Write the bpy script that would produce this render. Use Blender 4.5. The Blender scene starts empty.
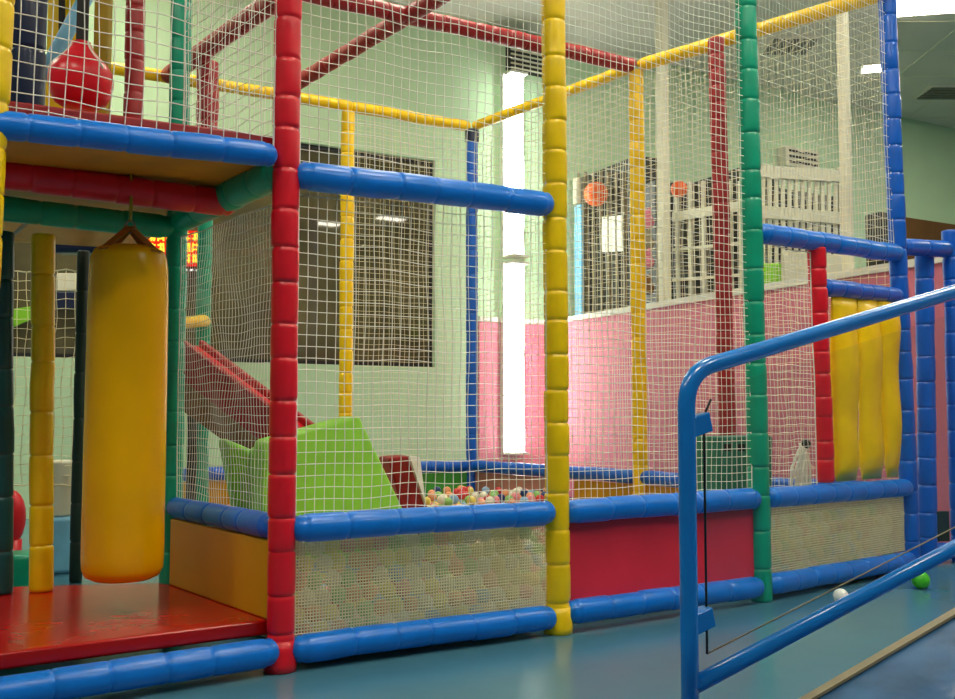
import bpy, bmesh, math, random
from mathutils import Vector, Matrix
random.seed(7)
SC = bpy.context.scene
COL = SC.collection

# ------------------------------------------------------------------ camera
F = 1000.0
PITCH = math.atan(63.5 / F)
cam_d = bpy.data.cameras.new('camera')
cam = bpy.data.objects.new('camera', cam_d)
COL.objects.link(cam)
cam.location = (0, 0, 1.0)
cam.rotation_euler = (math.pi / 2 + PITCH, 0, 0)
cam_d.sensor_fit = 'HORIZONTAL'
cam_d.sensor_width = 36
cam_d.lens = F * 36 / 955
cam_d.clip_end = 200
SC.camera = cam
EYE = Vector((0, 0, 1.0))
cp, sp = math.cos(PITCH), math.sin(PITCH)


def ray(px, py):
    dx = (px - 477.5) / F
    dy = -(py - 349.5) / F
    return Vector((dx, cp - dy * sp, sp + dy * cp))


def P(px, py, Y):                      # point at a distance Y in front
    d = ray(px, py)
    return EYE + d * (Y / d.y)


def Z(px, py, z):                      # point at a height z
    d = ray(px, py)
    return EYE + d * ((z - 1.0) / d.z)


def onplane(px, py, p0, n):
    d = ray(px, py)
    return EYE + d * ((Vector(p0) - EYE).dot(n) / d.dot(n))


# ------------------------------------------------------------------ materials
def lin(c):
    def f(v):
        v /= 255.0
        return v / 12.92 if v <= 0.04045 else ((v + 0.055) / 1.055) ** 2.4
    return (f(c[0]), f(c[1]), f(c[2]), 1.0)


def mat(name, rgb, rough=0.4, spec=0.5, var=0.08, scale=6.0, bump=0.0, bscale=40.0, coat=0.0, metal=0.0):
    m = bpy.data.materials.new(name)
    m.use_nodes = True
    nt = m.node_tree
    b = nt.nodes['Principled BSDF']
    b.inputs['Roughness'].default_value = rough
    b.inputs['Specular IOR Level'].default_value = spec
    b.inputs['Coat Weight'].default_value = coat
    b.inputs['Coat Roughness'].default_value = 0.12
    b.inputs['Metallic'].default_value = metal
    tc = nt.nodes.new('ShaderNodeTexCoord')
    no = nt.nodes.new('ShaderNodeTexNoise')
    no.inputs['Scale'].default_value = scale
    no.inputs['Detail'].default_value = 4
    nt.links.new(tc.outputs['Object'], no.inputs['Vector'])
    rp = nt.nodes.new('ShaderNodeValToRGB')
    c = lin(rgb)
    rp.color_ramp.elements[0].position = 0.3
    rp.color_ramp.elements[1].position = 0.7
    rp.color_ramp.elements[0].color = tuple(max(0, v * (1 - var)) for v in c[:3]) + (1,)
    rp.color_ramp.elements[1].color = tuple(min(1, v * (1 + var)) for v in c[:3]) + (1,)
    nt.links.new(no.outputs['Fac'], rp.inputs['Fac'])
    nt.links.new(rp.outputs['Color'], b.inputs['Base Color'])
    if bump:
        n2 = nt.nodes.new('ShaderNodeTexNoise')
        n2.inputs['Scale'].default_value = bscale
        nt.links.new(tc.outputs['Object'], n2.inputs['Vector'])
        bp = nt.nodes.new('ShaderNodeBump')
        bp.inputs['Strength'].default_value = bump
        bp.inputs['Distance'].default_value = 0.01
        nt.links.new(n2.outputs['Fac'], bp.inputs['Height'])
        nt.links.new(bp.outputs['Normal'], b.inputs['Normal'])
    return m


def glow(name, rgb, strength):
    m = bpy.data.materials.new(name)
    m.use_nodes = True
    nt = m.node_tree
    nt.nodes.remove(nt.nodes['Principled BSDF'])
    e = nt.nodes.new('ShaderNodeEmission')
    e.inputs['Color'].default_value = lin(rgb)
    e.inputs['Strength'].default_value = strength
    nt.links.new(e.outputs[0], nt.nodes['Material Output'].inputs[0])
    return m


def vinyl(name, rgb, rough=0.3):
    return mat(name, rgb, rough, 0.5, 0.07, 9, 0.12, 14)


M = {
    'red': vinyl('red vinyl', (224, 20, 42)),
    'red2': vinyl('shaded red vinyl', (160, 28, 34), .4),  # darker copy of the red; shade on the upper beams put into the colour
    'yellow': vinyl('yellow vinyl', (250, 206, 0)),
    'blue': vinyl('blue vinyl', (4, 120, 226)),
    'blue2': vinyl('deep blue vinyl', (10, 96, 204)),
    'green': vinyl('green vinyl', (0, 158, 124)),
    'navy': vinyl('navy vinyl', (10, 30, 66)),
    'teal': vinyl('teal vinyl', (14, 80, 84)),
    'bagyellow': mat('punch bag vinyl', (250, 184, 0), .2, .35, .04, 4, .05, 8),
    'mat_red': mat('red platform mat', (176, 12, 12), .2, .4, .08, 3, .03, 9),
    'panel_red': mat('red vinyl sheet', (230, 46, 70), .4, .4, .08, 3, .1, 9),
    'panel_yellow': mat('yellow vinyl sheet', (206, 152, 8), .4, .4, .06, 3, .1, 9),
    'panel_green': mat('green vinyl sheet', (70, 170, 60), .45),
    'panel_pink': mat('tan vinyl sheet', (196, 136, 118), .45),
    'ply': mat('orange plywood', (214, 140, 40), .5, .3, .12, 5),
    'lime': mat('lime green vinyl', (136, 206, 44), .45, .4, .07, 5, .15, 7),
    'cord': mat('white net cord', (232, 232, 222), .8, .2, .04, 30),
    'cord2': mat('cream net cord', (246, 236, 196), .8, .2, .04, 30),
    'wood': mat('brown slide wood', (136, 100, 66), .5, .3, .15, 5),
    'wallgreen': mat('pale green wall paint', (196, 226, 186), .7, .2, .03, 2),
    'pink': mat('pink wall paint', (222, 130, 152), .6, .3, .04, 2),
    'white': mat('white paint', (232, 232, 222), .5, .3, .03, 4),
    'cream': mat('cream paint', (222, 220, 196), .5, .3, .03, 4),
    'ceil': mat('ceiling board', (226, 220, 206), .8, .2, .05, 1.2),
    'dark': mat('dark cabinet laminate', (52, 54, 46), .4, .4, .2, 3),
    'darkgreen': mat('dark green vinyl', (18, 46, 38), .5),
    'black': mat('black plastic', (18, 18, 18), .4),
    'brown': mat('brown panelling', (120, 84, 46), .6, .3, .15, 2),
    'orange': mat('orange plastic', (250, 104, 40), .4),
    'skyblue': mat('light blue plastic', (130, 200, 236), .4),
    'railpaint': mat('blue enamel', (0, 122, 214), .22, .5, .03, 8, 0, 1, .4),
    'beige': mat('beige trim', (150, 140, 114), .5, .3, .1, 12),
    'steel': mat('steel', (150, 150, 150), .3, .5, .05, 10, 0, 1, 0, 1.0),
    'tealbox': mat('teal green plastic', (34, 118, 98), .45),
    'darkgrid': mat('black grille', (40, 42, 36), .6),
    'ventgrey': mat('grey vent slats', (118, 116, 104), .6),
    'strap': mat('black webbing', (26, 24, 24), .7),
    'tan_strap': mat('tan webbing', (176, 110, 30), .6),
    'olive': mat('olive vinyl', (160, 136, 30), .5),
    'ramp': mat('blue ramp sheet', (58, 98, 142), .16, .6, .25, 7, .35, 12),
}


def floor_mat():
    m = mat('blue vinyl floor', (72, 124, 144), .22, .5, .06, 1.6, .05, 3)
    return m


M['floor'] = floor_mat()


def glass_dark():
    m = mat('dark window glass', (92, 86, 60), .03, .5, .35, 1.4)
    return m


M['glass'] = glass_dark()


def clear_acrylic():
    m = bpy.data.materials.new('clear acrylic')
    m.use_nodes = True
    nt = m.node_tree
    nt.nodes.remove(nt.nodes['Principled BSDF'])
    t = nt.nodes.new('ShaderNodeBsdfTransparent')
    t.inputs[0].default_value = (.97, .985, .98, 1)
    g = nt.nodes.new('ShaderNodeBsdfGlossy')
    g.inputs['Roughness'].default_value = 0.03
    mx = nt.nodes.new('ShaderNodeMixShader')
    mx.inputs[0].default_value = .04
    nt.links.new(t.outputs[0], mx.inputs[1])
    nt.links.new(g.outputs[0], mx.inputs[2])
    nt.links.new(mx.outputs[0], nt.nodes['Material Output'].inputs[0])
    return m


M['acrylic'] = clear_acrylic()
M['lamp'] = glow('ceiling lamp diffuser', (255, 247, 224), 33)
M['tube'] = glow('fluorescent diffuser', (250, 255, 246), 16)
M['signred'] = glow('lit red sign', (240, 40, 24), 1.0)
M['signyellow'] = glow('lit yellow strokes', (255, 214, 60), 1.6)
M['signwhite'] = glow('lit white dots', (255, 250, 240), 1.4)

# ------------------------------------------------------------------ mesh builder


class MB:
    def __init__(s):
        s.v, s.f, s.mi = [], [], []

    def add(s, vs, fs, mi=0):
        o = len(s.v)
        s.v += [tuple(x) for x in vs]
        for f in fs:
            s.f.append(tuple(i + o for i in f))
            s.mi.append(mi)

    def prism(s, poly, off, mi=0):
        n = len(poly)
        off = Vector(off)
        a = [Vector(p) for p in poly]
        b = [p + off for p in a]
        fs = [tuple(range(n - 1, -1, -1)), tuple(range(n, 2 * n))]
        fs += [(i, (i + 1) % n, n + (i + 1) % n, n + i) for i in range(n)]
        s.add(a + b, fs, mi)

    def slab(s, a, b, w, z0, z1, mi=0):
        """upright box standing on the line a-b (xy), w thick to its far side, from z0 to z1"""
        a = Vector((a[0], a[1], z0)); b = Vector((b[0], b[1], z0))
        d = (b - a).normalized()
        n = Vector((-d.y, d.x, 0)) * w
        s.prism([a, b, b + n, a + n], (0, 0, z1 - z0), mi)

    def bar(s, a, b, w, h, mi=0, up=(0, 0, 1)):
        a, b = Vector(a), Vector(b)
        d = (b - a).normalized()
        u = Vector(up)
        x = d.cross(u)
        if x.length < 1e-4:
            x = d.cross(Vector((0, 1, 0)))
        x.normalize()
        u = x.cross(d)
        q = [a + x * (w / 2 * i) + u * (h / 2 * j) for i, j in ((-1, -1), (1, -1), (1, 1), (-1, 1))]
        s.prism(q, b - a, mi)

    def rings(s, rings, cap=True, mi=0, closed=False):
        n = len(rings[0])
        o = len(s.v)
        for r in rings:
            s.v += [tuple(p) for p in r]
        for k in range(len(rings) - 1):
            for i in range(n):
                j = (i + 1) % n
                s.f.append((o + k * n + i, o + k * n + j, o + (k + 1) * n + j, o + (k + 1) * n + i))
                s.mi.append(mi)
        if cap:
            s.f.append(tuple(o + i for i in range(n - 1, -1, -1)))
            s.f.append(tuple(o + (len(rings) - 1) * n + i for i in range(n)))
            s.mi += [mi, mi]

    def tube(s, pts, r, n=12, cap=True, mi=0):
        pts = [Vector(p) for p in pts]
        rr = r if isinstance(r, (list, tuple)) else [r] * len(pts)
        ref = None
        out = []
        for i, p in enumerate(pts):
            t = (pts[min(i + 1, len(pts) - 1)] - pts[max(i - 1, 0)]).normalized()
            if ref is None:
                ref = Vector((0, 0, 1)) if abs(t.z) < .9 else Vector((1, 0, 0))
            x = (ref - t * ref.dot(t)).normalized()
            ref = x
            y = t.cross(x)
            out.append([p + (x * math.cos(a) + y * math.sin(a)) * rr[i] for a in [2 * math.pi * k / n for k in range(n)]])
        s.rings(out, cap, mi)

    def sphere(s, c, r, nu=16, nv=10, mi=0, sc=(1, 1, 1)):
        c = Vector(c)
        rings = []
        for k in range(nv + 1):
            th = math.pi * k / nv
            th = min(max(th, .02), math.pi - .02)
            rings.append([c + Vector((math.sin(th) * math.cos(2 * math.pi * i / nu) * r * sc[0],
                                      math.sin(th) * math.sin(2 * math.pi * i / nu) * r * sc[1],
                                      -math.cos(th) * r * sc[2])) for i in range(nu)])
        s.rings(rings, True, mi)

    def build(s, name, m, parent=None, smooth=True, bevel=0.0, origin=None):
        me = bpy.data.meshes.new(name)
        vs = s.v
        if origin is not None:
            ox = Vector(origin)
            vs = [tuple(Vector(v) - ox) for v in vs]
        me.from_pydata(vs, [], s.f)
        ms = m if isinstance(m, (list, tuple)) else [m]
        for q in ms:
            me.materials.append(q)
        for p, i in zip(me.polygons, s.mi):
            p.material_index = i
            p.use_smooth = smooth
        bm = bmesh.new()
        bm.from_mesh(me)
        bmesh.ops.recalc_face_normals(bm, faces=bm.faces)
        bm.to_mesh(me)
        bm.free()
        o = bpy.data.objects.new(name, me)
        COL.objects.link(o)
        if origin is not None:
            o.location = origin
        if parent is not None:
            o.parent = parent
            if parent.type == 'EMPTY' or parent.location.length > 0:
                o.matrix_parent_inverse = Matrix.Translation(-parent.location)
        if bevel:
            b = o.modifiers.new('bevel', 'BEVEL')
            b.width = bevel
            b.segments = 3
            b.limit_method = 'ANGLE'
            for p in me.polygons:
                p.use_smooth = True
            w = o.modifiers.new('wn', 'WEIGHTED_NORMAL')
        return o


def tag(o, label, cat, group=None, kind=None):
    if label: o['label'] = label
    if cat: o['category'] = cat
    if group: o['group'] = group
    if kind: o['kind'] = kind
    return o


def struct(o):
    o['kind'] = 'structure'
    return o


def root(name, loc, label, cat, group=None):
    e = bpy.data.objects.new(name, None)
    COL.objects.link(e)
    e.location = loc
    e.empty_display_size = .1
    return tag(e, label, cat, group)


# ------------------------------------------------------------------ padded tubes
def padded(mb, a, b, r, seg=.15, n=20, dome=(False, False), soft=.012):
    a, b = Vector(a), Vector(b)
    L = (b - a).length
    d = (b - a) / L
    k = max(1, round(L / seg))
    cuts = [0.0]
    for i in range(1, k):
        cuts.append(L * i / k + random.uniform(-.12, .12) * L / k)
    cuts.append(L)
    prof = []
    for i in range(k):
        s0, s1 = cuts[i], cuts[i + 1]
        w = s1 - s0
        q = r * random.uniform(.985, 1.02)
        prof += [(s0 + .0015, q * .905), (s0 + soft * .5, q * .985), (s0 + soft * 1.6, q * 1.005), (s0 + w * .5, q * 1.015),
                 (s1 - soft * 1.6, q * 1.005), (s1 - soft * .5, q * .985), (s1 - .0015, q * .905)]
    if dome[0]:
        prof = [(-r * math.sin(t), r * math.cos(t)) for t in (1.5, 1.2, .9, .6, .3)] + prof
    if dome[1]:
        prof += [(L + r * math.sin(t), r * math.cos(t)) for t in (.3, .6, .9, 1.2, 1.5)]
    ref = Vector((0, 0, 1)) if abs(d.z) < .9 else Vector((0, -1, 0))
    x = (ref - d * ref.dot(d)).normalized()
    y = d.cross(x)
    ph = random.random()
    rings = []
    wob = [Vector((random.uniform(-1, 1), random.uniform(-1, 1), 0)) * .0025 for _ in range(k + 1)]
    for s, q in prof:
        i = min(k, max(0, int(s / L * k)))
        c = a + d * s + x * wob[i].x + y * wob[i].y
        rings.append([c + (x * math.cos(2 * math.pi * (j + ph) / n) + y * math.sin(2 * math.pi * (j + ph) / n)) * q for j in range(n)])
    mb.rings(rings)


POSTG = 'padded posts of the play frame'
RAILG = 'padded rails of the play frame'


def post(a, b, r, m, label, seg=.15, cuff=False, cap=None):
    mb = MB()
    padded(mb, a, b, r, seg)
    o = mb.build('padded_post', m)
    tag(o, label, 'post', POSTG)
    if cuff:
        c = MB()
        a = Vector(a)
        pr = [(0, 1.0), (.002, 1.16), (.03, 1.2), (.055, 1.12), (.075, 1.03), (.12, 1.02)]
        c.rings([[a + Vector((math.cos(2 * math.pi * k / 22) * r * q, math.sin(2 * math.pi * k / 22) * r * q, h)) for k in range(22)] for h, q in pr])
        c.build('base_cuff', m, o)
    if cap is not None:
        c = MB()
        b = Vector(b)
        c.tube([b - Vector((0, 0, .09)), b + Vector((0, 0, .03))], r * 1.25, 16)
        c.build('top_clamp', cap, o, smooth=False, bevel=.008)
    return o


def rail(a, b, r, m, label, seg=.19, dome=(True, True)):
    mb = MB()
    padded(mb, a, b, r, seg, dome=dome)
    return tag(mb.build('padded_rail', m), label, 'rail', RAILG)


# ------------------------------------------------------------------ nets
def net(name, p00, p10, p01, cu, cv, r, label, m=None, wave=.006, cell_wob=.003, parent=None, border=True, sub=1):
    p00, p10, p01 = Vector(p00), Vector(p10), Vector(p01)
    U, V = p10 - p00, p01 - p00
    lu, lv = U.length, V.length
    nu, nv = max(2, round(lu / cu)), max(2, round(lv / cv))
    N = U.cross(V).normalized()
    un, vn = U.normalized(), V.normalized()
    ph = [random.uniform(0, 6.28) for _ in range(6)]

    def pt(i, j):
        u, v = i / nu, j / nv
        e = math.sin(math.pi * u) * .8 + .2
        w = wave * e * (math.sin(u * 7 + v * 9 + ph[0]) + .6 * math.sin(u * 17 - v * 23 + ph[1]))
        a = cell_wob * e * (math.sin(v * lv * 11 + ph[2] + u * 4) + .7 * math.sin(u * 31 + v * 13 + ph[3]))
        b = cell_wob * e * (math.sin(u * lu * 14 + ph[4] + v * 5) + .7 * math.sin(u * 19 - v * 37 + ph[5]))
        return p00 + U * u + V * v + N * w + un * a + vn * b
    G = [[pt(i, j) for j in range(nv + 1)] for i in range(nu + 1)]
    mb = MB()

    def thread(pts, side):
        offs = [(N * math.cos(a) + side * math.sin(a)) * r for a in (math.pi / 2, math.pi * 7 / 6, math.pi * 11 / 6)]
        o = len(mb.v)
        for p in pts:
            for q in offs:
                mb.v.append(tuple(p + q))
        for k in range(len(pts) - 1):
            for i in range(3):
                j = (i + 1) % 3
                mb.f.append((o + k * 3 + i, o + k * 3 + j, o + k * 3 + 3 + j, o + k * 3 + 3 + i))
                mb.mi.append(0)
    js = list(range(0, nv + 1, sub))
    if js[-1] != nv: js.append(nv)
    is_ = list(range(0, nu + 1, sub))
    if is_[-1] != nu: is_.append(nu)
    for i in range(nu + 1):
        thread([G[i][j] for j in js], un)
    for j in range(nv + 1):
        thread([G[i][j] for i in is_], vn)
    o = mb.build(name, m or M['cord'], parent)
    if parent is None:
        tag(o, label, 'net', 'nets of the play frame')
    if border:
        b = MB()
        loop = [G[0][j] for j in range(nv + 1)] + [G[i][nv] for i in range(1, nu + 1)] + [G[nu][j] for j in range(nv - 1, -1, -1)] + [G[i][0] for i in range(nu - 1, -1, -1)]
        b.tube(loop, r * 2.0, 5)
        b.build('border_rope', m or M['cord'], o)
    return o


UP = Vector((0, 0, 1))


def hz(p, z):
    return Vector((p[0], p[1], z))


def lerp(a, b, t):
    return Vector(a) + (Vector(b) - Vector(a)) * t


# ================================================================== setting
W0 = Vector((0.01, 12.0, 0))
WD = Vector((.866, .5, 0))
WN = Vector((.5, -.866, 0))
CEIL = 5.8


def wall_t(px):
    p = onplane(px, 300, W0, WN)
    return (p - W0).dot(WD)


def wp(t, z, off=0.0):
    return W0 + WD * t + WN * off + UP * z


mb = MB()
mb.prism([(-9, -3, -.1), (13, -3, -.1), (13, 20, -.1), (-9, 20, -.1)], (0, 0, .1))
struct(mb.build('floor', M['floor'], smooth=False))
mb = MB()
mb.prism([(-9, -3, CEIL), (13, -3, CEIL), (13, 20, CEIL), (-9, 20, CEIL)], (0, 0, .1))
struct(mb.build('ceiling', M['ceil'], smooth=False))
# ceiling grid joints
mb = MB()
for k in range(-8, 13):
    mb.bar((k, -3, CEIL - .004), (k, 20, CEIL - .004), .02, .008)
for k in range(-2, 20):
    mb.bar((-9, k, CEIL - .004), (13, k, CEIL - .004), .02, .008)
struct(mb.build('trim_1', M['cream'], smooth=False))

# the long back wall with the dark window
tw1 = wall_t(435)
tw0 = -6.2
zb = onplane(430, 367, W0, WN).z
zt = onplane(431, 160, W0, WN).z
mb = MB()


def wallbox(t0, t1, z0, z1):
    a, b = wp(t0, z0), wp(t1, z0)
    mb.prism([a, b, b - WN * .2, a - WN * .2], (0, 0, z1 - z0))


wallbox(-9, tw0, 0, CEIL)
wallbox(tw1, 13.5, 0, CEIL)
wallbox(tw0, tw1, 0, zb)
wallbox(tw0, tw1, zt, CEIL)
struct(mb.build('wall_back', M['wallgreen'], smooth=False))
mb = MB()
a, b = wp(tw0, zb, -.1), wp(tw1, zb, -.1)
mb.prism([a, b, b - WN * .02, a - WN * .02], (0, 0, zt - zb))
win = struct(mb.build('window_1', M['glass'], smooth=False))
mb = MB()
for t in (tw0, (tw0 + tw1) / 2 - .75, tw1 - .03):
    mb.bar(wp(t + .015, zb, -.085), wp(t + .015, zt, -.085), .04, .04)
for z in (zb + .02, zt - .02):
    mb.bar(wp(tw0, z, -.085), wp(tw1, z, -.085), .04, .04)
mb.build('window_frame', M['black'], win, smooth=False)

# pink dado on the back wall, then the pink half wall towards the camera
PKZ = 2.1
td0, td1 = wall_t(478), wall_t(551)
H0 = Vector((.85, 12.5, 0))
H0 = wp(wall_t(548), 0)
H1 = Vector((3.4, 7.3, 0))
HD = (H1 - H0).normalized()
HN = Vector((HD.y, -HD.x, 0))      # towards the play area
if HN.x > 0: HN = -HN
mb = MB()
a, b = wp(td0, 0), wp(td1, 0)
mb.prism([a, b, b + WN * .03, a + WN * .03], (0, 0, PKZ))
struct(mb.build('trim_2', M['pink'], smooth=False))
mb = MB()
a, b = wp(td0, PKZ), wp(td1, PKZ)
mb.prism([a, b, b + WN * .04, a + WN * .04], (0, 0, .06))
struct(mb.build('trim_3', M['white'], smooth=False))
H2 = H1 + HD * 2.5
mb = MB()
mb.prism([H0, H2, H2 - HN * .14, H0 - HN * .14], (0, 0, PKZ))
struct(mb.build('wall_right', M['pink'], smooth=False))
mb = MB()
a, b = H0 + HN * .03 + UP * PKZ, H2 + HN * .03 + UP * PKZ
mb.prism([a, b, b - HN * .2, a - HN * .2], (0, 0, .06))
struct(mb.build('trim_4', M['white'], smooth=False))


def hwall(px, off=0.0):
    return hz(onplane(px, 300, H0 + HN * off, HN), 0)


# white columns standing on the half wall
for px, w, lab in ((665, .115, 'slim white column rising from the pink half wall by the orange lamp'),
                   (849, .085, 'slim white column rising from the pink half wall beside the white lattice')):
    p = hwall(px, -.07)
    mb = MB()
    q = [p + HD * (w / 2 * i) + HN * (w * .4 * j) for i, j in ((-1, -1), (1, -1), (1, 1), (-1, 1))]
    mb.prism([v + UP * (PKZ + .06) for v in q], (0, 0, CEIL - PKZ - .06))
    tag(mb.build('column', M['cream'], smooth=False, bevel=.01), lab, 'column')

# brown panelling far along the back wall
mb = MB()
t0 = wall_t(893)
a, b = wp(t0, 0), wp(13.4, 0)
mb.prism([a, b, b + WN * .05, a + WN * .05], (0, 0, onplane(925, 221, W0, WN).z))
struct(mb.build('trim_5', M['brown'], smooth=False))

# ------------------------------------------------------------------ lamps
def ceiling_light(c, ang, L, w, label, m='lamp'):
    r = root('ceiling_light', c, label, 'ceiling light', 'ceiling lights')
    d = Vector((math.cos(ang), math.sin(ang), 0)); n = Vector((-d.y, d.x, 0))
    c = Vector(c)

    def rect(l, ww, z0, h):
        q = [c + d * (l / 2 * i) + n * (ww / 2 * j) + UP * z0 for i, j in ((-1, -1), (1, -1), (1, 1), (-1, 1))]
        mb = MB(); mb.prism(q, (0, 0, h)); return mb
    rect(L + .06, w + .06, -.02, .018).build('frame', M['white'], r, smooth=False)
    rect(L, w, -.032, .012).build('diffuser', M[m], r, smooth=False)


pl = Z(927, 2, CEIL)
ceiling_light((pl.x, pl.y, CEIL), -.2, .8, .62, 'bright square ceiling light above the far green wall, largest one in view')
pl = Z(874, 67, CEIL)
ceiling_light((pl.x, pl.y, CEIL), -.2, .28, .26, 'small bright ceiling light seen through the net beside the blue corner post')
for px, py, l_, w_, lab in ((325, 223, .75, .3, 'white ceiling light whose reflection shows in the dark window by the yellow post'),
                            (391, 218, .7, .3, 'white ceiling light reflected in the dark window towards the blue post')):
    h_ = onplane(px, py, W0 - WN * .1, WN)
    d_ = (h_ - EYE)
    d_ = d_ - WN * (2 * d_.dot(WN))
    c_ = h_ + d_ * ((CEIL - h_.z) / d_.z)
    ceiling_light((c_.x, c_.y, CEIL), .5, l_, w_, lab)
k = 0
for x, y in ((-5, 1.5), (-2, .5), (1.2, .5), (4.5, 1.0), (1.5, 3.6), (4.8, 4.6), (-3.0, 8.0), (.2, 7.2), (3.4, 7.8), (8.5, 9), (8.6, 12.6), (-5.5, 7.6)):  # all out of view; the deepest one is added to brighten the far green wall
    ceiling_light((x, y, CEIL), .0, 1.2, .6, 'unseen white rectangular ceiling light over the play hall')

mb = MB()
pv = Z(958, 91, CEIL)
r = root('ceiling_vent', (pv.x, pv.y, CEIL), 'dark louvred ceiling vent beyond the blue corner post', 'vent')
q = [Vector((pv.x + .55 * i, pv.y + .3 * j, CEIL - .03)) for i, j in ((-1, -1), (1, -1), (1, 1), (-1, 1))]
mb.prism(q, (0, 0, .028)); mb.build('frame', M['ceil'], r, smooth=False)
for k in range(5):
    s = MB(); s.bar((pv.x - .5, pv.y - .22 + .11 * k, CEIL - .04), (pv.x + .5, pv.y - .22 + .11 * k, CEIL - .04), .07, .02)
    s.build('slat', M['ventgrey'], r, smooth=False)
pv = Z(790, 44, CEIL)
r = root('ceiling_vent', (pv.x, pv.y, CEIL), 'dark louvred ceiling vent above the net between green and blue posts', 'vent')
mb = MB()
q = [Vector((pv.x + .3 * i, pv.y + .3 * j, CEIL - .03)) for i, j in ((-1, -1), (1, -1), (1, 1), (-1, 1))]
mb.prism(q, (0, 0, .028)); mb.build('frame', M['ceil'], r, smooth=False)
for k in range(5):
    s = MB(); s.bar((pv.x - .24 + .12 * k, pv.y - .26, CEIL - .04), (pv.x - .24 + .12 * k, pv.y + .26, CEIL - .04), .08, .02)
    s.build('slat', M['ventgrey'], r, smooth=False)

# two tall fluorescent fittings on the back wall
tl = wall_t(510)
for y0, y1, lab in ((77, 259, 'tall glowing fluorescent wall light, the upper of the two'),
                    (264, 454, 'tall glowing fluorescent wall light over the pink dado, the lower of the two')):
    z1 = onplane(510, y0, W0, WN).z
    z0 = onplane(510, y1, W0, WN).z
    r = root('wall_light', wp(tl, z0, .04), lab, 'wall light', 'fluorescent wall lights')
    mb = MB(); mb.bar(wp(tl, z0, .06), wp(tl, z1, .06), .3, .06, 0, WN); mb.build('housing', M['white'], r, smooth=False)
    mb = MB(); mb.tube([wp(tl, z0 + .02, .13), wp(tl, z1 - .02, .13)], .105, 16); mb.build('diffuser', M['tube'], r)
    for z in (z0 + .01, z1 - .01):
        mb = MB(); mb.bar(wp(tl, z - .015, .13), wp(tl, z + .015, .13), .24, .23, 0, WN); mb.build('end_cap', M['white'], r, smooth=False)

# dark louvre on the wall above the lights
r = root('wall_vent', wp(wall_t(524), 4.9, .02), 'dark louvred vent high on the wall above the fluorescent lights', 'vent')
t0, t1 = wall_t(506), wall_t(545)
z1, z0 = onplane(524, 47, W0, WN).z, onplane(524, 74, W0, WN).z
mb = MB(); mb.prism([wp(t0, z0), wp(t1, z0), wp(t1, z0, .05), wp(t0, z0, .05)], (0, 0, z1 - z0)); mb.build('frame', M['darkgrid'], r, smooth=False)
for k in range(6):
    z = z0 + (z1 - z0) * (k + .5) / 6
    mb = MB(); mb.bar(wp(t0 + .04, z, .06), wp(t1 - .04, z, .06), .015, .02); mb.build('slat', M['cream'], r, smooth=False)

# ================================================================== frame nodes
R = Z(280, 671, 0); R_t = P(288, 0, R.y)
YW = Z(558, 633, 0); YW_t = P(553.5, 0, YW.y)
G = Z(762, 601, 0); G_t = P(745.5, 0, G.y)
B = Z(912, 570, 0); B_t = P(887, 0, B.y)
FD0 = (YW - R).normalized()
L0 = Vector((-1.675, 3.29, 0))
TOPZ = 3.78
RP = .055


def up_to(a, t, z):                     # continue the line a->t to height z
    a, t = Vector(a), Vector(t)
    return a + (t - a) * ((z - a.z) / (t.z - a.z))


RED_T, YW_T, G_T, B_T = (up_to(a, t, 3.95) for a, t in ((R, R_t), (YW, YW_t), (G, G_t), (B, B_t)))


def at(a, t, z): return up_to(a, t, z)


post(R, RED_T, .054, M['red'], 'red padded front post standing between the red platform and the netted ball pit', .15, cuff=True)
post(YW, YW_T, .057, M['yellow'], 'yellow padded front post between the netted pit panel and the red panel', .16, cuff=True)
post(G, G_T, .057, M['green'], 'bright green padded front post between the red panel and the yellow hanging strips', .18)
post(B, B_T, .056, M['blue2'], 'tall blue padded corner post beside the yellow hanging strips', .17)
post(L0, at(L0, P(-4, 20, 3.30), 3.95), .055, M['yellow'], 'yellow padded front post at the outer end of the red platform', .16)


def inset(a, b, g):
    d = (Vector(b) - Vector(a)).normalized()
    return Vector(a) + d * g, Vector(b) - d * g


def frail(pa, pb, za, zb, label, m='blue', r=RP, front=.018, seg=.19, gap=.085, dome=(True, True)):
    a, b = at(pa[0], pa[1], za), at(pb[0], pb[1], zb)
    g0, g1 = gap if isinstance(gap, tuple) else (gap, gap)
    a, b = inset(a, b, g0)[0], inset(a, b, g1)[1]
    d = (b - a).normalized()
    n = Vector((d.y, -d.x, 0)).normalized() * front
    return rail(a + n, b + n, r, M[m], label, seg, dome)


pR, pY, pG, pB, pL = (R, RED_T), (YW, YW_T), (G, G_T), (B, B_T), (L0, L0 + Vector((0.03, 0, 3.9)))
frail(pL, pR, .082, .082, 'blue padded rail along the floor in front of the red platform', gap=.07)
frail(pR, pY, .08, .08, 'blue padded rail along the floor below the netted ball pit panel')
frail(pY, pG, .088, .085, 'blue padded rail along the floor below the red panel')
frail(pG, pB, .083, .07, 'blue padded rail along the floor below the netted panel by the yellow strips')
frail(pR, pY, .548, .548, 'blue padded rail on top of the netted ball pit panel by the green foam wedge')
frail(pY, pG, .548, .545, 'blue padded rail on top of the red panel')
frail(pG, pB, .545, .525, 'blue padded rail below the yellow hanging strips')
frail(pL, pR, P(-20, 125, 3.3).z, P(276, 158, R.y).z, 'blue padded beam along the upper deck edge over the punch bag', r=.049, gap=(-.06, .1))
frail(pR, pY, 1.955, 1.965, 'blue padded beam running head high from the red post to the yellow post', r=.058)
frail(pG, pB, 1.985, 2.03, 'blue padded beam running from the green post to the tall blue corner post', r=.056)

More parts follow.
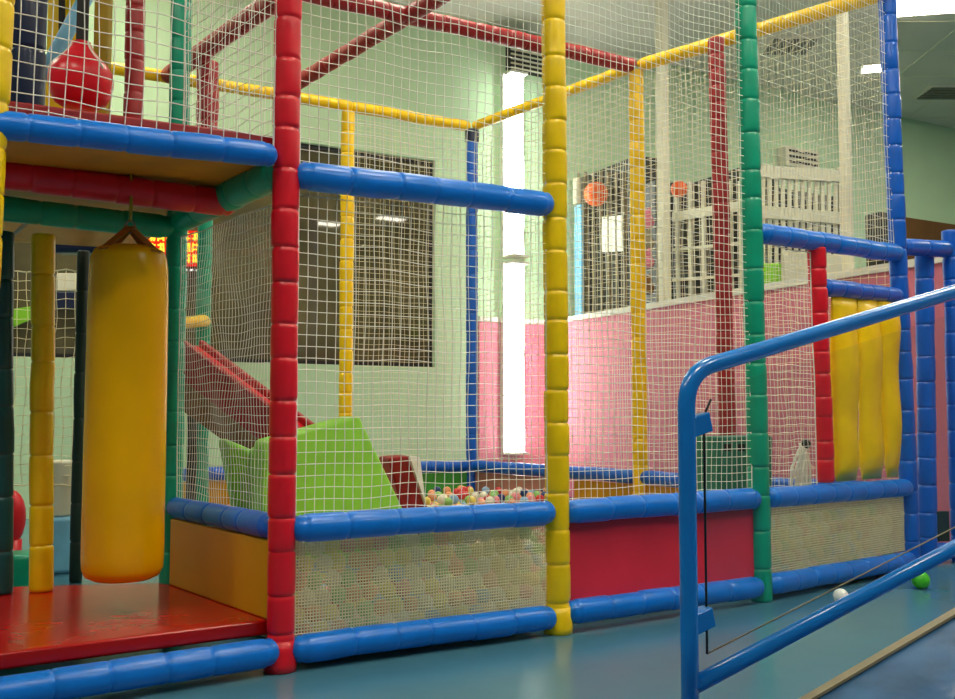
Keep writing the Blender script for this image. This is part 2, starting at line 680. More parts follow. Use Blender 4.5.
# pit front panels
def front_net_panel(pa, pb, label, cell):
    a, b = inset(hz(at(pa[0], pa[1], .3), 0), hz(at(pb[0], pb[1], .3), 0), .05)
    d = (b - a).normalized(); n = Vector((-d.y, d.x, 0))
    return net('pit_net', hz(a, .13) + n * .01, hz(b, .13) + n * .01, hz(a, .52) + n * .01, cell, cell, .0033, label, M['cord2'], .003, .0008, None, False, 6)


front_net_panel(pR, pY, 'fine cream net closing the ball pit front between red and yellow posts', .0125)
front_net_panel(pG, pB, 'fine cream net closing the ball pit front below the yellow strips', .0135)
a, b = inset(hz(YW, 0), hz(G, 0), .05)
mb = MB(); mb.slab(a, b, .03, .1, .54)
tag(mb.build('vinyl_barrier', M['panel_red'], smooth=False, bevel=.008), 'flat red vinyl panel between the yellow and green front posts', 'panel')

# platform of the punch bag bay
PG = P(172, 494, 4.85); PG = hz(PG, 0)
LB = L0 + (PG - R)
ins = .06
mb = MB()
poly = [R + Vector((-.03, .05, .13)), PG + Vector((0, 0, .13)), hz(Z(-60, 588, .19), .13), L0 + Vector((-.3, -.1, .13))]
mb.prism(poly, (0, 0, .06))
tag(mb.build('platform', M['mat_red'], smooth=False, bevel=.012), 'glossy red padded platform under the yellow punch bag', 'platform')
# pit side panel + rail next to the platform
a, b = inset(R, PG, .06)
mb = MB(); mb.slab(a, b, .03, .19, .5)
tag(mb.build('vinyl_barrier', M['panel_yellow'], smooth=False, bevel=.008), 'yellow vinyl panel between the red platform and the ball pit', 'panel')
a, b = inset(R, PG, .075)
rail(hz(a, .55) - Vector((.01, 0, 0)), hz(b, .55), .05, M['blue2'], 'blue padded rail on the yellow panel beside the punch bag')

# upper deck
D1 = Vector((-2.0, 6.1, 0)); D0 = Vector((-3.3, 5.3, 0))
mb = MB()
poly = [R + Vector((-.05, .03, 0)), PG, Vector((-2.05, 6.0, 0)), D0, L0 + Vector((0, .03, 0))]
zr_, zl_ = P(276, 134, R.y).z, P(0, 99, 3.35).z
dz_ = [zr_, (zr_ + zl_) / 2, (zr_ + zl_) / 2, zl_, zl_]
poly = [hz(p, q - .075) for p, q in zip(poly, dz_)]
mb.prism(poly, (0, 0, .075))
dk = root('upper_deck', hz(R, 2.0), 'upper play deck with a red mat edge over an orange board', 'deck')
mb.build('deck_mat', M['red2'], dk, smooth=False, bevel=.01)
mb = MB()
mb.prism([p - UP * .03 for p in poly], (0, 0, .03))
mb.build('deck_board', M['ply'], dk, smooth=False)
bd = (PG - LB).normalized()
off = Vector((-bd.y, bd.x, 0))
a, b = inset(LB - off * .56, PG - off * .56, .02)
rail(hz(a, 1.935) - bd * .3, hz(b, 1.935) + bd * .03, .06, M['red'], 'red padded beam under the upper deck behind the punch bag rope', .15)
rail(hz(LB - bd * .5, 1.905), hz(PG, 1.905) - bd * .07, .056, M['green'], 'green padded beam across the back of the punch bag bay', .2)
a, b = inset(R, PG, .07)
rail(hz(a, 1.975), hz(b, 1.945), .066, M['green'], 'green padded beam under the deck edge from the red post backwards', .2)
PGt = P(181, 30, 4.9)
post(PG, at(PG, PGt, 3.9), .05, M['green'], 'dark green padded post at the back corner of the red platform by the punch bag', .17)

# posts further behind, under and above the deck
p = P(41, 588, 4.62); post(hz(p, .19), hz(P(44, 221, 4.62), 1.83), .051, M['yellow'], 'yellow padded post standing on the platform beside the punch bag', .2)
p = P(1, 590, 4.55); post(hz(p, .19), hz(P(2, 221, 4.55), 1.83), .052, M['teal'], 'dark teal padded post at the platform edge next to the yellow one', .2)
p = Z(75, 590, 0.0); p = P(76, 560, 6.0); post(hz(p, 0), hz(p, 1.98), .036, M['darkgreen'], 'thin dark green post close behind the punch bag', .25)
p = P(133, 110, 5.4); post(hz(p, 2.1), hz(P(136, 0, 5.4), 3.9), .052, M['red2'], 'red padded post on the upper deck next to the red punching ball', .16)
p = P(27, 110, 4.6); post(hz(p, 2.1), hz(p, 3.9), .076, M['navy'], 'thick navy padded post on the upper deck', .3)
p = P(201, 470, 7.7); p0 = hz(p, 0); zs = P(204, 218, 7.7).z
post(p0, hz(p0, zs), .056, M['green'], 'green padded post behind the red slide', .2)
post(hz(p0, zs + .02), hz(p0, 3.75), .085, M['red2'], 'shade-darkened red padded post below the slanting red beam', .16)

# back posts of the pit
BB = hz(Z(472, 127, TOPZ), 0)
Y6 = hz(Z(636, 66, TOPZ), 0)
R7 = hz(Z(716, 32, TOPZ), 0)
YB = hz(Z(348, 106, TOPZ), 0)
post(BB, hz(BB, TOPZ - .06), .056, M['blue2'], 'slim blue padded post at the far corner of the ball pit', .2, cap=M['navy'])
post(Y6, hz(Y6, TOPZ - .04), .059, M['yellow'], 'slim yellow padded post before the pink half wall, its top at the red beam end', .2)
r7b = P(729, 440, R7.y)
post(hz(r7b, 0), hz(R7, TOPZ - .05), .061, M['red2'], 'slim red padded post before the pink half wall beside the green post', .12)
post(YB, hz(YB, TOPZ - .05), .06, M['yellow'], 'slim yellow padded post before the dark window', .2)
# top beams
ybl = Z(112, 68, TOPZ)
rail(ybl, hz(YB, TOPZ), .05, M['yellow'], 'yellow padded top beam before the wall, from the deck to the window post', .2)
a, b = inset(hz(YB, TOPZ), hz(BB, TOPZ), .07)
rail(a, b, .05, M['yellow'], 'yellow padded top beam from the window post to the slim blue post', .2)
a, b = inset(hz(BB, TOPZ), hz(Y6, TOPZ), .07)
rail(a, b, .045, M['yellow'], 'yellow padded top beam from the slim blue post to the slim yellow post', .2)
a, b = inset(hz(Y6, TOPZ), at(B, B_T, TOPZ), .07)
rail(a, b, .05, M['yellow'], 'yellow padded top beam sloping up past the slim red post', .2)
ml = lerp(hz(Y6, TOPZ), Z(300, -8, TOPZ), 1.8)
for pa, pb, lab in ((pR, pY, 'red and yellow'), (pY, pG, 'yellow and green'), (pG, pB, 'green and blue')):
    frail(pa, pb, TOPZ, TOPZ, 'red padded top beam joining the %s front posts above the nets' % lab, m='red2')
a, b = inset(ml, hz(Y6, TOPZ), .07)
rail(a, b, .06, M['red2'], 'long red padded top beam ending at the slim yellow post', .14)
rail(Z(297, 83, TOPZ + .0), lerp(Z(297, 83, TOPZ), Z(470, -22, TOPZ), 1.75), .06, M['red2'], 'red padded top beam slanting up from the yellow beam near the red front post', .14)
rail(Z(170, 75, TOPZ + .0), lerp(Z(170, 75, TOPZ), Z(300, -18, TOPZ), 1.9), .07, M['red2'], 'shade-darkened red padded beam slanting up from the dark green post', .16)

# low back rails and panels of the pit
YL = YB + (YB - BB).normalized() * 1.5
for pa, pb, m, lab in ((YL, YB, 'panel_yellow', 'yellow vinyl panel under the back rail behind the slide'),
                       (YB, BB, 'panel_green', 'green vinyl panel under the back rail of the ball pit'),
                       (BB, lerp(BB, Y6, .62), 'panel_pink', 'tan vinyl panel under the back rail by the slim blue post'),
                       (lerp(BB, Y6, .63), Y6, 'panel_yellow', 'yellow vinyl panel under the back rail by the slim yellow post'),
                       (Y6, R7, 'panel_yellow', 'yellow vinyl panel between the slim yellow and slim red posts'),
                       (R7, B, 'panel_pink', 'tan vinyl panel under the back rail behind the green box')):
    a, b = inset(pa, pb, .05)
    mb = MB(); mb.slab(a, b, .03, .0, .44)
    tag(mb.build('vinyl_barrier', M[m], smooth=False), lab, 'panel')
for pa, pb, lab in ((YL, YB, 'low blue padded back rail behind the slide'),
                    (YB, BB, 'low blue padded back rail above the green panel'),
                    (BB, Y6, 'low blue padded back rail from the slim blue post to the slim yellow post'),
                    (Y6, R7, 'low blue padded back rail between the slim yellow and slim red posts'),
                    (R7, B, 'low blue padded back rail from the slim red post to the corner')):
    a, b = inset(pa, pb, .075)
    rail(hz(a, .5), hz(b, .5), .055, M['blue2'], lab)

# doorway beside the yellow strips
def on_front(px, A, Bp):
    A, Bp = Vector(A), Vector(Bp)
    n = Vector(((Bp - A).y, -(Bp - A).x, 0)).normalized()
    return hz(onplane(px, 413, A, n), 0)


R8 = on_front(821, G, B)
post(hz(on_front(824, G, B), .6), hz(on_front(820, G, B), 1.965), .052, M['red'], 'short red padded post between two blue rails beside the yellow strips', .13)
zt8 = P(828, 287, R8.y).z
zt9 = P(900, 296, B.y).z
a, b = inset(hz(R8, zt8), at(B, B_T, zt9), .07)
rail(a, b, .052, M['blue2'], 'short blue padded rail holding up the yellow strips')
sr = root('strip_curtain', hz(lerp(R8, B, .5), zt8 - .06), 'bright yellow inflated strips hanging from a short blue rail', 'curtain')
for (pa, pb, qa, qb) in ((833, 860, 834, 855), (859, 881, 860, 880), (880, 900, 885, 896)):
    mb = MB()
    d = (B - R8).normalized(); n = Vector((d.y, -d.x, 0))
    ztop = zt8 - .045 + (zt9 - zt8) * .5; zbot = P(860, 483, R8.y).z
    rings = []
    N = 14
    for k in range(N + 1):
        s = k / N
        x0 = on_front(pa + (qa - pa) * s, G, B); x1 = on_front(pb + (qb - pb) * s, G, B)
        c = (x0 + x1) / 2; hw = (x1 - x0).length / 2 * (.97 + .03 * math.sin(s * 9 + pa))
        th = .05 * (min(1, s * 8 + .25)) * (min(1, (1 - s) * 10 + .1)) * (1 + .25 * math.sin(s * 11 + pa))
        z = ztop + (zbot - ztop) * s
        rings.append([hz(c, z) + d * (hw * math.cos(t)) + n * (th * math.sin(t)) for t in [2 * math.pi * i / 16 for i in range(16)]])
    mb.rings(rings)
    mb.build('strip', M['yellow'], sr)

# posts and rails beyond the corner
B2 = hz(P(928, 558, 6.75), 0)
post(B2, hz(P(924, 250, 6.75), 2.1), .06, M['blue2'], 'shorter blue padded post close beside the tall blue corner post', .17)
B3 = hz(P(960, 552, 6.8), 0)
post(B3, hz(B3, 2.25), .056, M['blue2'], 'blue padded post before the pink half wall at the frame end', .17)
a, b = inset(at(B, B_T, 2.08), hz(B3, 2.12), .07)
rail(a, b, .055, M['blue2'], 'blue padded beam from the tall corner post over the shorter blue post')
a, b = inset(B2, B3, .075)
rail(hz(a, .08), hz(b, .08), .055, M['blue2'], 'blue padded floor rail beside the corner post near the green ball')
mb = MB(); mb.slab(a, b, .03, .14, .34)
tag(mb.build('vinyl_barrier', M['darkgreen'], smooth=False), 'dark green vinyl panel beyond the corner post near the green ball', 'panel')

# ------------------------------------------------------------------ safety nets
def fnet(pa, pb, z0, z1, cu, cv, r, label, gap=.055, m='cord', wave=.008, wob=.004, border=True, sub=1):
    a0, a1 = at(pa[0], pa[1], z0), at(pa[0], pa[1], z1)
    b0 = at(pb[0], pb[1], z0)
    a, b = inset(a0, b0, gap)
    d = (b0 - a0).normalized() * gap
    return net('safety_net', a, b, a1 + d, cu, cv, r, label, M[m], wave, wob, None, border, sub)


def st(p): return (hz(p, 0), hz(p, 4))


fnet(pR, pY, .56, 3.9, .041, .047, .0021, 'white knotted safety net between the red and yellow front posts')
fnet(pY, pG, .56, 3.9, .037, .042, .0019, 'white knotted safety net between the yellow and green front posts')
fnet(pG, (hz(R8, 0), hz(R8, 4)), .56, 1.93, .037, .042, .0019, 'white safety net between the green post and the short red post')
fnet(pG, pB, 2.04, 3.9, .034, .07, .0018, 'white safety net above the blue beam between green and blue posts')
fnet(pL, pR, 1.985, 3.9, .052, .055, .0024, 'wide white safety net fronting the upper deck before the punching ball')
fnet(st(R), st(PG), .56, 1.85, .028, .036, .0016, 'white safety net between the red front post and the dark green post')
fnet(st(R), st(PG), 2.1, 3.9, .05, .055, .0019, 'white safety net along the upper deck side')
fnet(st(YB), st(BB), .52, 3.72, .05, .05, .002, 'thin white safety net before the wall between slim yellow and blue posts', .07, 'cord2', border=False, sub=2)
fnet(st(BB), st(Y6), .52, 3.72, .055, .055, .002, 'thin white safety net from the slim blue post to the slim yellow post', .07, 'cord2', border=False, sub=2)
fnet(st(Y6), st(B), .52, 3.72, .055, .055, .002, 'thin white safety net past the slim red post before the pink half wall', .07, 'cord2', border=False, sub=2)
a = P(5, 400, 6.3); b = P(82, 400, 6.3)
net('safety_net', hz(a, .55), hz(b, .55), hz(a, 1.9), .06, .06, .0024, 'sagging white safety net behind the yellow post on the platform', M['cord2'], .02, .008)

# ------------------------------------------------------------------ punch bag
bc = P(124, 500, 4.12)
bx, by = bc.x, bc.y
zb0 = P(124, 580, 4.12).z; zb1 = P(124, 247, 4.12).z
bag = root('punch_bag', (bx, by, zb0), 'tall yellow cylindrical punch bag hanging over the red platform', 'punch bag')
rb = .161
prof = [(0, .35), (.004, .7), (.02, .9), (.05, .985), (.1, 1.0)]
H = zb1 - zb0
full = [(h, q) for h, q in prof] + [(H * .3, 1.0), (H * .6, .995), (H * .85, .985), (H - .09, .965), (H - .045, .93), (H - .018, .86), (H - .004, .7), (H, .3)]
mb = MB()
mb.rings([[Vector((bx + math.cos(2 * math.pi * k / 40) * rb * q, by + math.sin(2 * math.pi * k / 40) * rb * q, zb0 + h)) for k in range(40)] for h, q in full])
mb.build('bag_body', M['bagyellow'], bag)
ring = Vector((bx, by, zb1 + .085))
for k in range(4):
    a = math.pi / 4 + k * math.pi / 2 + .35
    mb = MB()
    foot = Vector((bx + math.cos(a) * rb * .9, by + math.sin(a) * rb * .9, zb1 - .03))
    mb.bar(foot, ring, .05, .006, 0, (math.cos(a), math.sin(a), 0))
    mb.build('hanging_strap', M['tan_strap'], bag, smooth=False)
mb = MB()
mb.tube([ring + Vector((math.cos(t) * .02, 0, math.sin(t) * .025)) for t in [i * math.pi / 8 for i in range(17)]], .005, 8)
mb.build('ring', M['steel'], bag)
mb = MB(); mb.tube([ring + Vector((0, 0, .02)), ring + Vector((.002, 0, .08)), (bx, by, 2.0)], .007, 8)
mb.build('rope', M['olive'], bag)

# ------------------------------------------------------------------ punching ball on the upper deck
pc = P(81, 80, 4.25)
pbl = root('punching_ball', pc, 'red pear shaped punching ball hanging from a dark strap above the deck', 'punching ball')
mb = MB()
prof = [(-.125, .05), (-.12, .55), (-.1, .78), (-.06, .93), (-.01, 1.0), (.03, .97), (.07, .78), (.1, .56), (.13, .38), (.15, .3), (.165, .28), (.17, .1)]
rr = .136
mb.rings([[pc + Vector((math.cos(2 * math.pi * k / 28) * rr * q, math.sin(2 * math.pi * k / 28) * rr * q, h)) for k in range(28)] for h, q in prof])
mb.build('ball_body', M['red'], pbl)
for sgn in (-1, 1):
    mb = MB()
    mb.tube([pc + Vector((sgn * math.cos(a) * rr * q * 1.02, -math.sin(a) * rr * q * 1.02, h)) for h, q in prof[5:11] for a in (.5,)], .005, 8)
    mb.build('piping', M['white'], pbl)
mb = MB(); mb.bar(pc + Vector((0, 0, .165)), pc + Vector((.01, 0, 1.6)), .05, .01, 0, (0, 1, 0)); mb.build('strap', M['strap'], pbl, smooth=False)
# boards on the deck behind the ball
a, b = P(44, 110, 5.0), P(76, 110, 5.0)
mb = MB(); mb.slab(hz(a, 0), hz(b, 0), .06, 2.11, 3.9)
yb_ = tag(mb.build('padded_board', M['yellow'], smooth=False, bevel=.015), 'yellow padded board upright on the upper deck beside the navy post', 'board')
mb = MB(); mb.bar(P(62, 52, 4.97), P(62, -20, 4.97), .03, .012, 0, (0, 1, 0)); mb.build('strap', M['strap'], yb_, smooth=False)
a, b = P(91, 110, 5.2), P(107, 110, 5.2)
mb = MB(); mb.slab(hz(a, 0), hz(b, 0), .06, 2.11, 3.9)
tag(mb.build('padded_board', M['olive'], smooth=False, bevel=.015), 'narrow olive padded board on the upper deck behind the punching ball', 'board')
mb = MB(); padded(mb, P(42, 78, 4.86), P(92, -14, 4.86), .035, .5)
tag(mb.build('padded_rail', M['skyblue']), 'light blue padded bar slanting up behind the punching ball', 'rail', RAILG)

# ------------------------------------------------------------------ slide
s0, s1 = P(150, 316, 6.75), P(300, 430, 6.1)
ax = (s1 - s0)
hd = Vector((ax.x, ax.y, 0)).normalized()
bk = Vector((-hd.y, hd.x, 0)) * .5
sl = root('slide', hz(s1, 0), 'red slide with brown wooden underside running down into the ball pit', 'slide')
dn = Vector((0, 0, -1))
mb = MB(); q = [s0 + dn * .26, s1 + dn * .24, s1 + dn * .4, s0 + dn * .48]
mb.prism(q, bk); mb.build('body', M['wood'], sl, smooth=False, bevel=.01)
for o, nm in ((Vector((0, 0, 0)), 0), (bk * .9 + dn * .13, 1)):
    mb = MB(); h_ = .26 - .13 * nm
    q = [s0 + o, s1 + o, s1 + o + dn * h_, s0 + o + dn * h_]
    mb.prism(q, bk * .1); mb.build('side_wall', M['red2'], sl, smooth=False, bevel=.012)
mb = MB(); q = [s0 + dn * .18 + bk * .1, s1 + dn * .18 + bk * .1, s1 + dn * .22 + bk * .1, s0 + dn * .22 + bk * .1]
mb.prism(q, bk * .8); mb.build('chute', M['red'], sl, smooth=False)
for f_ in (.12, .8):
    c = lerp(s0, s1, f_) + bk * .5 + dn * .3
    mb = MB(); mb.tube([hz(c, 0), c], .035, 12); mb.build('leg', M['darkgreen'], sl)
a = P(177, 323, 7.2); b = P(205, 321, 7.6)
rail(a, b, .045, M['yellow'], 'short yellow padded rail at the top of the slide by the green post')

# ------------------------------------------------------------------ foam shapes in the pit
def polyprism(name, m, pts, Y, depth, bevel, label=None, cat=None, parent=None):
    pp = []
    for q in pts:
        yy = q[2] if len(q) > 2 else Y
        pp.append(P(q[0], q[1], yy))
    mb = MB()
    c = sum(pp, Vector()) / len(pp)
    dirv = Vector((-.35, .94, 0)).normalized() * depth
    mb.prism(pp, dirv)
    o = mb.build(name, m, parent, smooth=False, bevel=bevel)
    if label: tag(o, label, cat)
    return o


polyprism('foam_wedge', M['lime'], [(262, 442, 5.35), (360, 415, 5.5), (406, 513, 4.95), (402, 560, 4.85), (262, 560, 4.8)], 5, .35, .03,
          'large lime green foam wedge leaning in the ball pit behind the blue rail', 'foam block')
polyprism('foam_cushion', M['lime'], [(222, 437), (258, 452), (257, 530), (240, 530)], 5.75, .3, .04,
          'lime green foam cushion lying under the slide', 'foam block')
polyprism('foam_cushion', M['lime'], [(254, 452), (275, 440), (278, 540), (252, 540)], 5.55, .3, .03,
          'lime green foam cushion propped between the slide end and the red front post', 'foam block')
fb = polyprism('foam_block', M['red2'], [(388, 458), (409, 456), (428, 506), (428, 540), (410, 540)], 6.3, .25, .015,
               'dark red foam block with a white side tilted beside the lime wedge', 'foam block')
pp = [P(409.5, 456, 6.26), P(420, 457, 6.3), P(424, 498, 6.3), P(426, 505, 6.26)]
mb = MB(); mb.prism(pp, Vector((-.35, .94, 0)) * .24)
wo = mb.build('side_panel', M['white'], fb, smooth=False); wo['label'] = 'white side panel'
tb = polyprism('foam_box', M['tealbox'], [(718, 437), (773, 436), (773, 540), (718, 540)], 6.35, .3, .012,
               'teal green box with dark hand holes behind the green front post', 'box')
for x0, x1 in ((724, 731), (738, 745)):
    pp = [P(x0, 444, 6.345), P(x1, 444, 6.345), P(x1, 451, 6.345), P(x0, 451, 6.345)]
    mb = MB(); mb.prism(pp, (0, .01, 0)); mb.build('hand_hole', M['black'], tb, smooth=False)
# rope bundle
rc = P(800, 500, 6.1)
rbu = root('rope_bundle', rc, 'bundle of white rope strands by the short red post inside the pit', 'rope bundle')
for k in range(14):
    x0 = 790 + k * 1.6
    mb = MB()
    top = P(803 + random.uniform(-4, 5), 446 + random.uniform(-4, 3), 6.1)
    bot = P(x0, 500, 6.05 + random.uniform(-.05, .05))
    mid = (top + bot) / 2 + Vector((random.uniform(-.02, .02) + (x0 - 800) * .002, 0, .03))
    mb.tube([top, (top + mid) / 2 + Vector((0, 0, .01)), mid, (mid + bot) / 2, bot], .008, 6)
    mb.build('strand', M['cord'], rbu)
mb = MB(); mb.sphere(P(806, 444, 6.1), .03); mb.build('knob', M['black'], rbu)

# ------------------------------------------------------------------ balls
BR = .036
PAL = {'pale yellow': (240, 224, 110), 'cream white': (240, 238, 220), 'peach': (240, 168, 120), 'light green': (150, 206, 120),
       'pink': (238, 150, 160), 'pale blue': (140, 184, 222), 'red': (206, 50, 50), 'dark blue': (30, 60, 120)}
BM = {k: mat(k + ' ball plastic', v, .35, .5, .04, 10) for k, v in PAL.items()}
protos = {}


def ball(c, colour, label, group):
    if colour not in protos:
        mb = MB(); mb.sphere((0, 0, 0), BR, 14, 9)
        o = mb.build('pit_ball', BM[colour])
        protos[colour] = o
    else:
        o = protos[colour].copy()
        COL.objects.link(o)
    o.location = c
    tag(o, label % colour, 'ball', group % colour)
    return o


light = ['pale yellow'] * 5 + ['cream white'] * 5 + ['peach'] * 3 + ['light green'] * 3 + ['pink'] * 2 + ['pale blue'] * 2


def wall_of_balls(pa, pb, label, group, rows, skip):
    a, b = hz(pa[0], 0), hz(pb[0], 0)
    d = (b - a).normalized(); n = Vector((-d.y, d.x, 0))
    L = (b - a).length
    s = BR * 2.02
    for row in range(rows):
        x = .1 + (row % 2) * s / 2
        while x < L - .1:
            z = .05 + row * s * .93
            c = a + d * (x + random.uniform(-.006, .006)) + n * (.075 + random.uniform(0, .012) + .012 * (row % 2)) + UP * z
            ball(c, random.choice(light), label, group)
            x += s


wall_of_balls(pR, pY, '%s plastic ball in the heap behind the fine net beside the red front post', '%s balls behind the net by the red post', 7, 0)
wall_of_balls(pG, pB, '%s plastic ball in the heap behind the fine net below the yellow strips', '%s balls behind the net below the yellow strips', 6, 0)
nb = len([o for o in bpy.data.objects if o.name.startswith('pit_ball')])
# loose balls showing over the rail
n_top = 0
tries = 0
spots = []
while n_top < 300 - nb and tries < 4000:
    tries += 1
    px, py = random.uniform(426, 552), random.uniform(490, 505)
    c = Z(px, py, .30)
    if c.y > 9 or any((c - s).length < BR * 1.9 for s in spots):
        continue
    spots.append(c)
    col = random.choice(light + ['red', 'red', 'dark blue', 'peach'])
    if 518 < px < 545 and py < 497: col = 'dark blue' if random.random() < .6 else col
    if 448 < px < 470 and py < 500: col = random.choice(['red', 'peach', 'red'])
    c.z = .30 + random.uniform(-.01, .035)
    ball(c, col, '%s plastic ball on top of the pit heap beyond the blue rail', '%s balls on top of the pit heap')
    n_top += 1
# the rest of the heap
mb = MB()
cols = ['pale yellow', 'cream white', 'peach', 'light green', 'pink', 'pale blue', 'red']
inner = [R + Vector((.05, .16, 0)), YW + Vector((-.02, .18, 0)), G + Vector((-.03, .2, 0)), B + Vector((-.14, .12, 0)), BB + Vector((-.02, -.16, 0)), YB + Vector((0, -.16, 0)), YL + Vector((.0, -.16, 0)), PG + Vector((.12, .1, 0))]


def inside(x, y, poly):
    r_ = False
    for i in range(len(poly)):
        a, b = poly[i], poly[i - 1]
        if (a.y > y) != (b.y > y) and x < (b.x - a.x) * (y - a.y) / (b.y - a.y) + a.x:
            r_ = not r_
    return r_


s = BR * 2.05
y = 3.9
row = 0
base_bm = MB(); base_bm.sphere((0, 0, 0), BR, 8, 5)
while y < 10:
    x = -3.5 + (row % 2) * s / 2
    while x < 3:
        if inside(x, y, inner):
            c = Vector((x + random.uniform(-.008, .008), y + random.uniform(-.008, .008), .2 + random.uniform(-.03, .03)))
            if all((c - q).length > BR * 1.7 for q in spots):
                mb.add([Vector(v) + c for v in base_bm.v], base_bm.f, random.randrange(len(cols)))
        x += s
    y += s * .88
    row += 1
mb.prism([hz(p, .02) for p in [R + Vector((.05, .2, 0)), YW + Vector((-.02, .22, 0)), G + Vector((-.03, .24, 0)), B + Vector((-.16, .14, 0)), BB + Vector((-.02, -.2, 0)), YB + Vector((0, -.2, 0)), YL + Vector((0, -.2, 0)), PG + Vector((.16, .12, 0))]], (0, 0, .16), 1)
tag(mb.build('ball_heap', [BM[k] for k in cols]), 'deep heap of pastel plastic balls filling the pit', 'ball heap', kind='stuff')

# two balls out on the floor
mb = MB(); c = Z(921, 589, 0); mb.sphere((c.x, c.y, .05), .05, 20, 12)
tag(mb.build('floor_ball', mat('green ball plastic', (70, 196, 40), .35), origin=(c.x, c.y, .05)), 'bright green plastic ball on the blue floor near the corner post', 'ball')
mb = MB(); c = Z(841, 604, 0); mb.sphere((c.x, c.y, .04), .04, 20, 12)
tag(mb.build('floor_ball', mat('white ball plastic', (236, 240, 240), .35), origin=(c.x, c.y, .04)), 'white plastic ball on the blue floor behind the lower guard rail tube', 'ball')

# ------------------------------------------------------------------ things deep under the deck
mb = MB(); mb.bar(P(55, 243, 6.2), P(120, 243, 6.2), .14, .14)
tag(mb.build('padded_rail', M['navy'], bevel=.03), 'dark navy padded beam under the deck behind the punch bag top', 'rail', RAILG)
mb = MB(); mb.prism([onplane(57, 273, W0 + WN * .03, WN), onplane(78, 273, W0 + WN * .03, WN), onplane(78, 291, W0 + WN * .03, WN), onplane(57, 291, W0 + WN * .03, WN)], WN * -.1)
tag(mb.build('board', M['cream'], smooth=False, bevel=.01), 'small grey board between the platform post and punch bag top', 'board')
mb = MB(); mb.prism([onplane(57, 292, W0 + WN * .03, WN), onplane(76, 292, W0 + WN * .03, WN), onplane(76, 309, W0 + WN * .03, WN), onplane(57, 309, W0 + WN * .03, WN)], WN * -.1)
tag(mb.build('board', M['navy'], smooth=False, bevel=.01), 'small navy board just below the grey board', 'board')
mb = MB(); mb.prism([onplane(12, 309, W0 + WN * .03, WN), onplane(32, 306, W0 + WN * .03, WN), onplane(32, 319, W0 + WN * .03, WN), onplane(14, 327, W0 + WN * .03, WN)], WN * -.1)
tag(mb.build('board', M['lime'], smooth=False, bevel=.01), 'small lime green slanted board behind the teal post', 'board')
mb = MB(); mb.tube([P(12, 236, 4.7), P(21, 228, 4.7), P(31, 220, 4.7)], .009, 8)
tag(mb.build('rope', M['cord']), 'short white rope slanting between the teal and yellow posts', 'rope')
mb = MB(); c = P(11, 518, 5.6); mb.tube([hz(c, .0), hz(c, .3)], .06, 16); mb.sphere(hz(c, .42), .11, 16, 10, 0, (.7, .7, 1.4))
tag(mb.build('bollard', M['red']), 'red padded bollard standing behind the teal platform post', 'bollard')
mb = MB(); c = P(14, 572, 5.3); mb.tube([hz(c, .0), hz(c, .27)], .12, 24)
tag(mb.build('drum', M['green'], bevel=.03), 'green round foam drum behind the teal platform post', 'foam block')
mb = MB(); c = hz(P(60, 520, 6.4), 0); mb.tube([hz(c, .35), hz(c, .7)], .1, 24)
tag(mb.build('roll', M['cream'], bevel=.02), 'cream foam roll standing behind the yellow platform post', 'foam block')
mb = MB(); c = hz(P(60, 545, 6.4), 0); mb.tube([hz(c, 0), hz(c, .35)], .13, 24)
tag(mb.build('drum', M['skyblue'], bevel=.03), 'pale blue foam drum under the cream foam roll', 'foam block')
mb = MB(); mb.bar(P(52, 474, 7.5), P(84, 474, 7.5), .12, .1)
tag(mb.build('padded_rail', M['blue2'], bevel=.03), 'short blue padded rail beyond the cream foam roll', 'rail', RAILG)

# lit red sign on the window
def wpx(px, py, off): return onplane(px, py, W0 + WN * off, WN)


sg = root('lit_sign', wpx(180, 250, .06), 'small lit red sign with yellow strokes hanging before the dark window', 'sign')
mb = MB(); mb.prism([wpx(146, 229, .06), wpx(199, 231, .06), wpx(199, 266, .06), wpx(146, 266, .06)], WN * -.04)
sbd = mb.build('board', M['signred'], sg, smooth=False)
ch = MB()
for rr_ in range(3):
    for cc in range(6):
        x0 = 149 + cc * 8.6; y0 = 233 + rr_ * 11
        for k in range(2):
            yy = y0 + 1 + 4.5 * k
            ch.bar(wpx(x0, yy, .065), wpx(x0 + 6.5, yy, .065), .016, .012, 0, WN)
        for xx in random.sample((x0 + 1, x0 + 3.2, x0 + 5.6), 2):
            ch.bar(wpx(xx, y0 - 1, .065), wpx(xx + random.uniform(-1, 1), y0 + 8, .065), .016, .012, 0, WN)
ch.build('lettering', M['signyellow'], sbd, smooth=False)
for k in range(9):
    mb = MB(); mb.bar(wpx(148 + k * 6, 270.5, .065), wpx(151 + k * 6, 269.8, .065), .02, .02, 0, WN); mb.build('lamp_dot', M['signwhite'], sg, smooth=False)

# ------------------------------------------------------------------ beyond the half wall
def hpt(px, py, off):
    return onplane(px, py, H0 - HN * off, HN)


def cab(name, m, x0, x1, y0, off, label, cat, depth=.5):
    a, b = hpt(x0, y0, off), hpt(x1, y0, off)
    z = (a.z + b.z) / 2
    mb = MB(); mb.slab(hz(a, 0), hz(b, 0), depth, 0, z)
    return tag(mb.build(name, M[m], smooth=False, bevel=.02), label, cat)


def upright(px, py, off, w, t, z0=2.0):
    top = hpt(px, py, off)
    mb = MB(); mb.bar(hz(top, z0), top, w, t, 0, HN)
    return mb


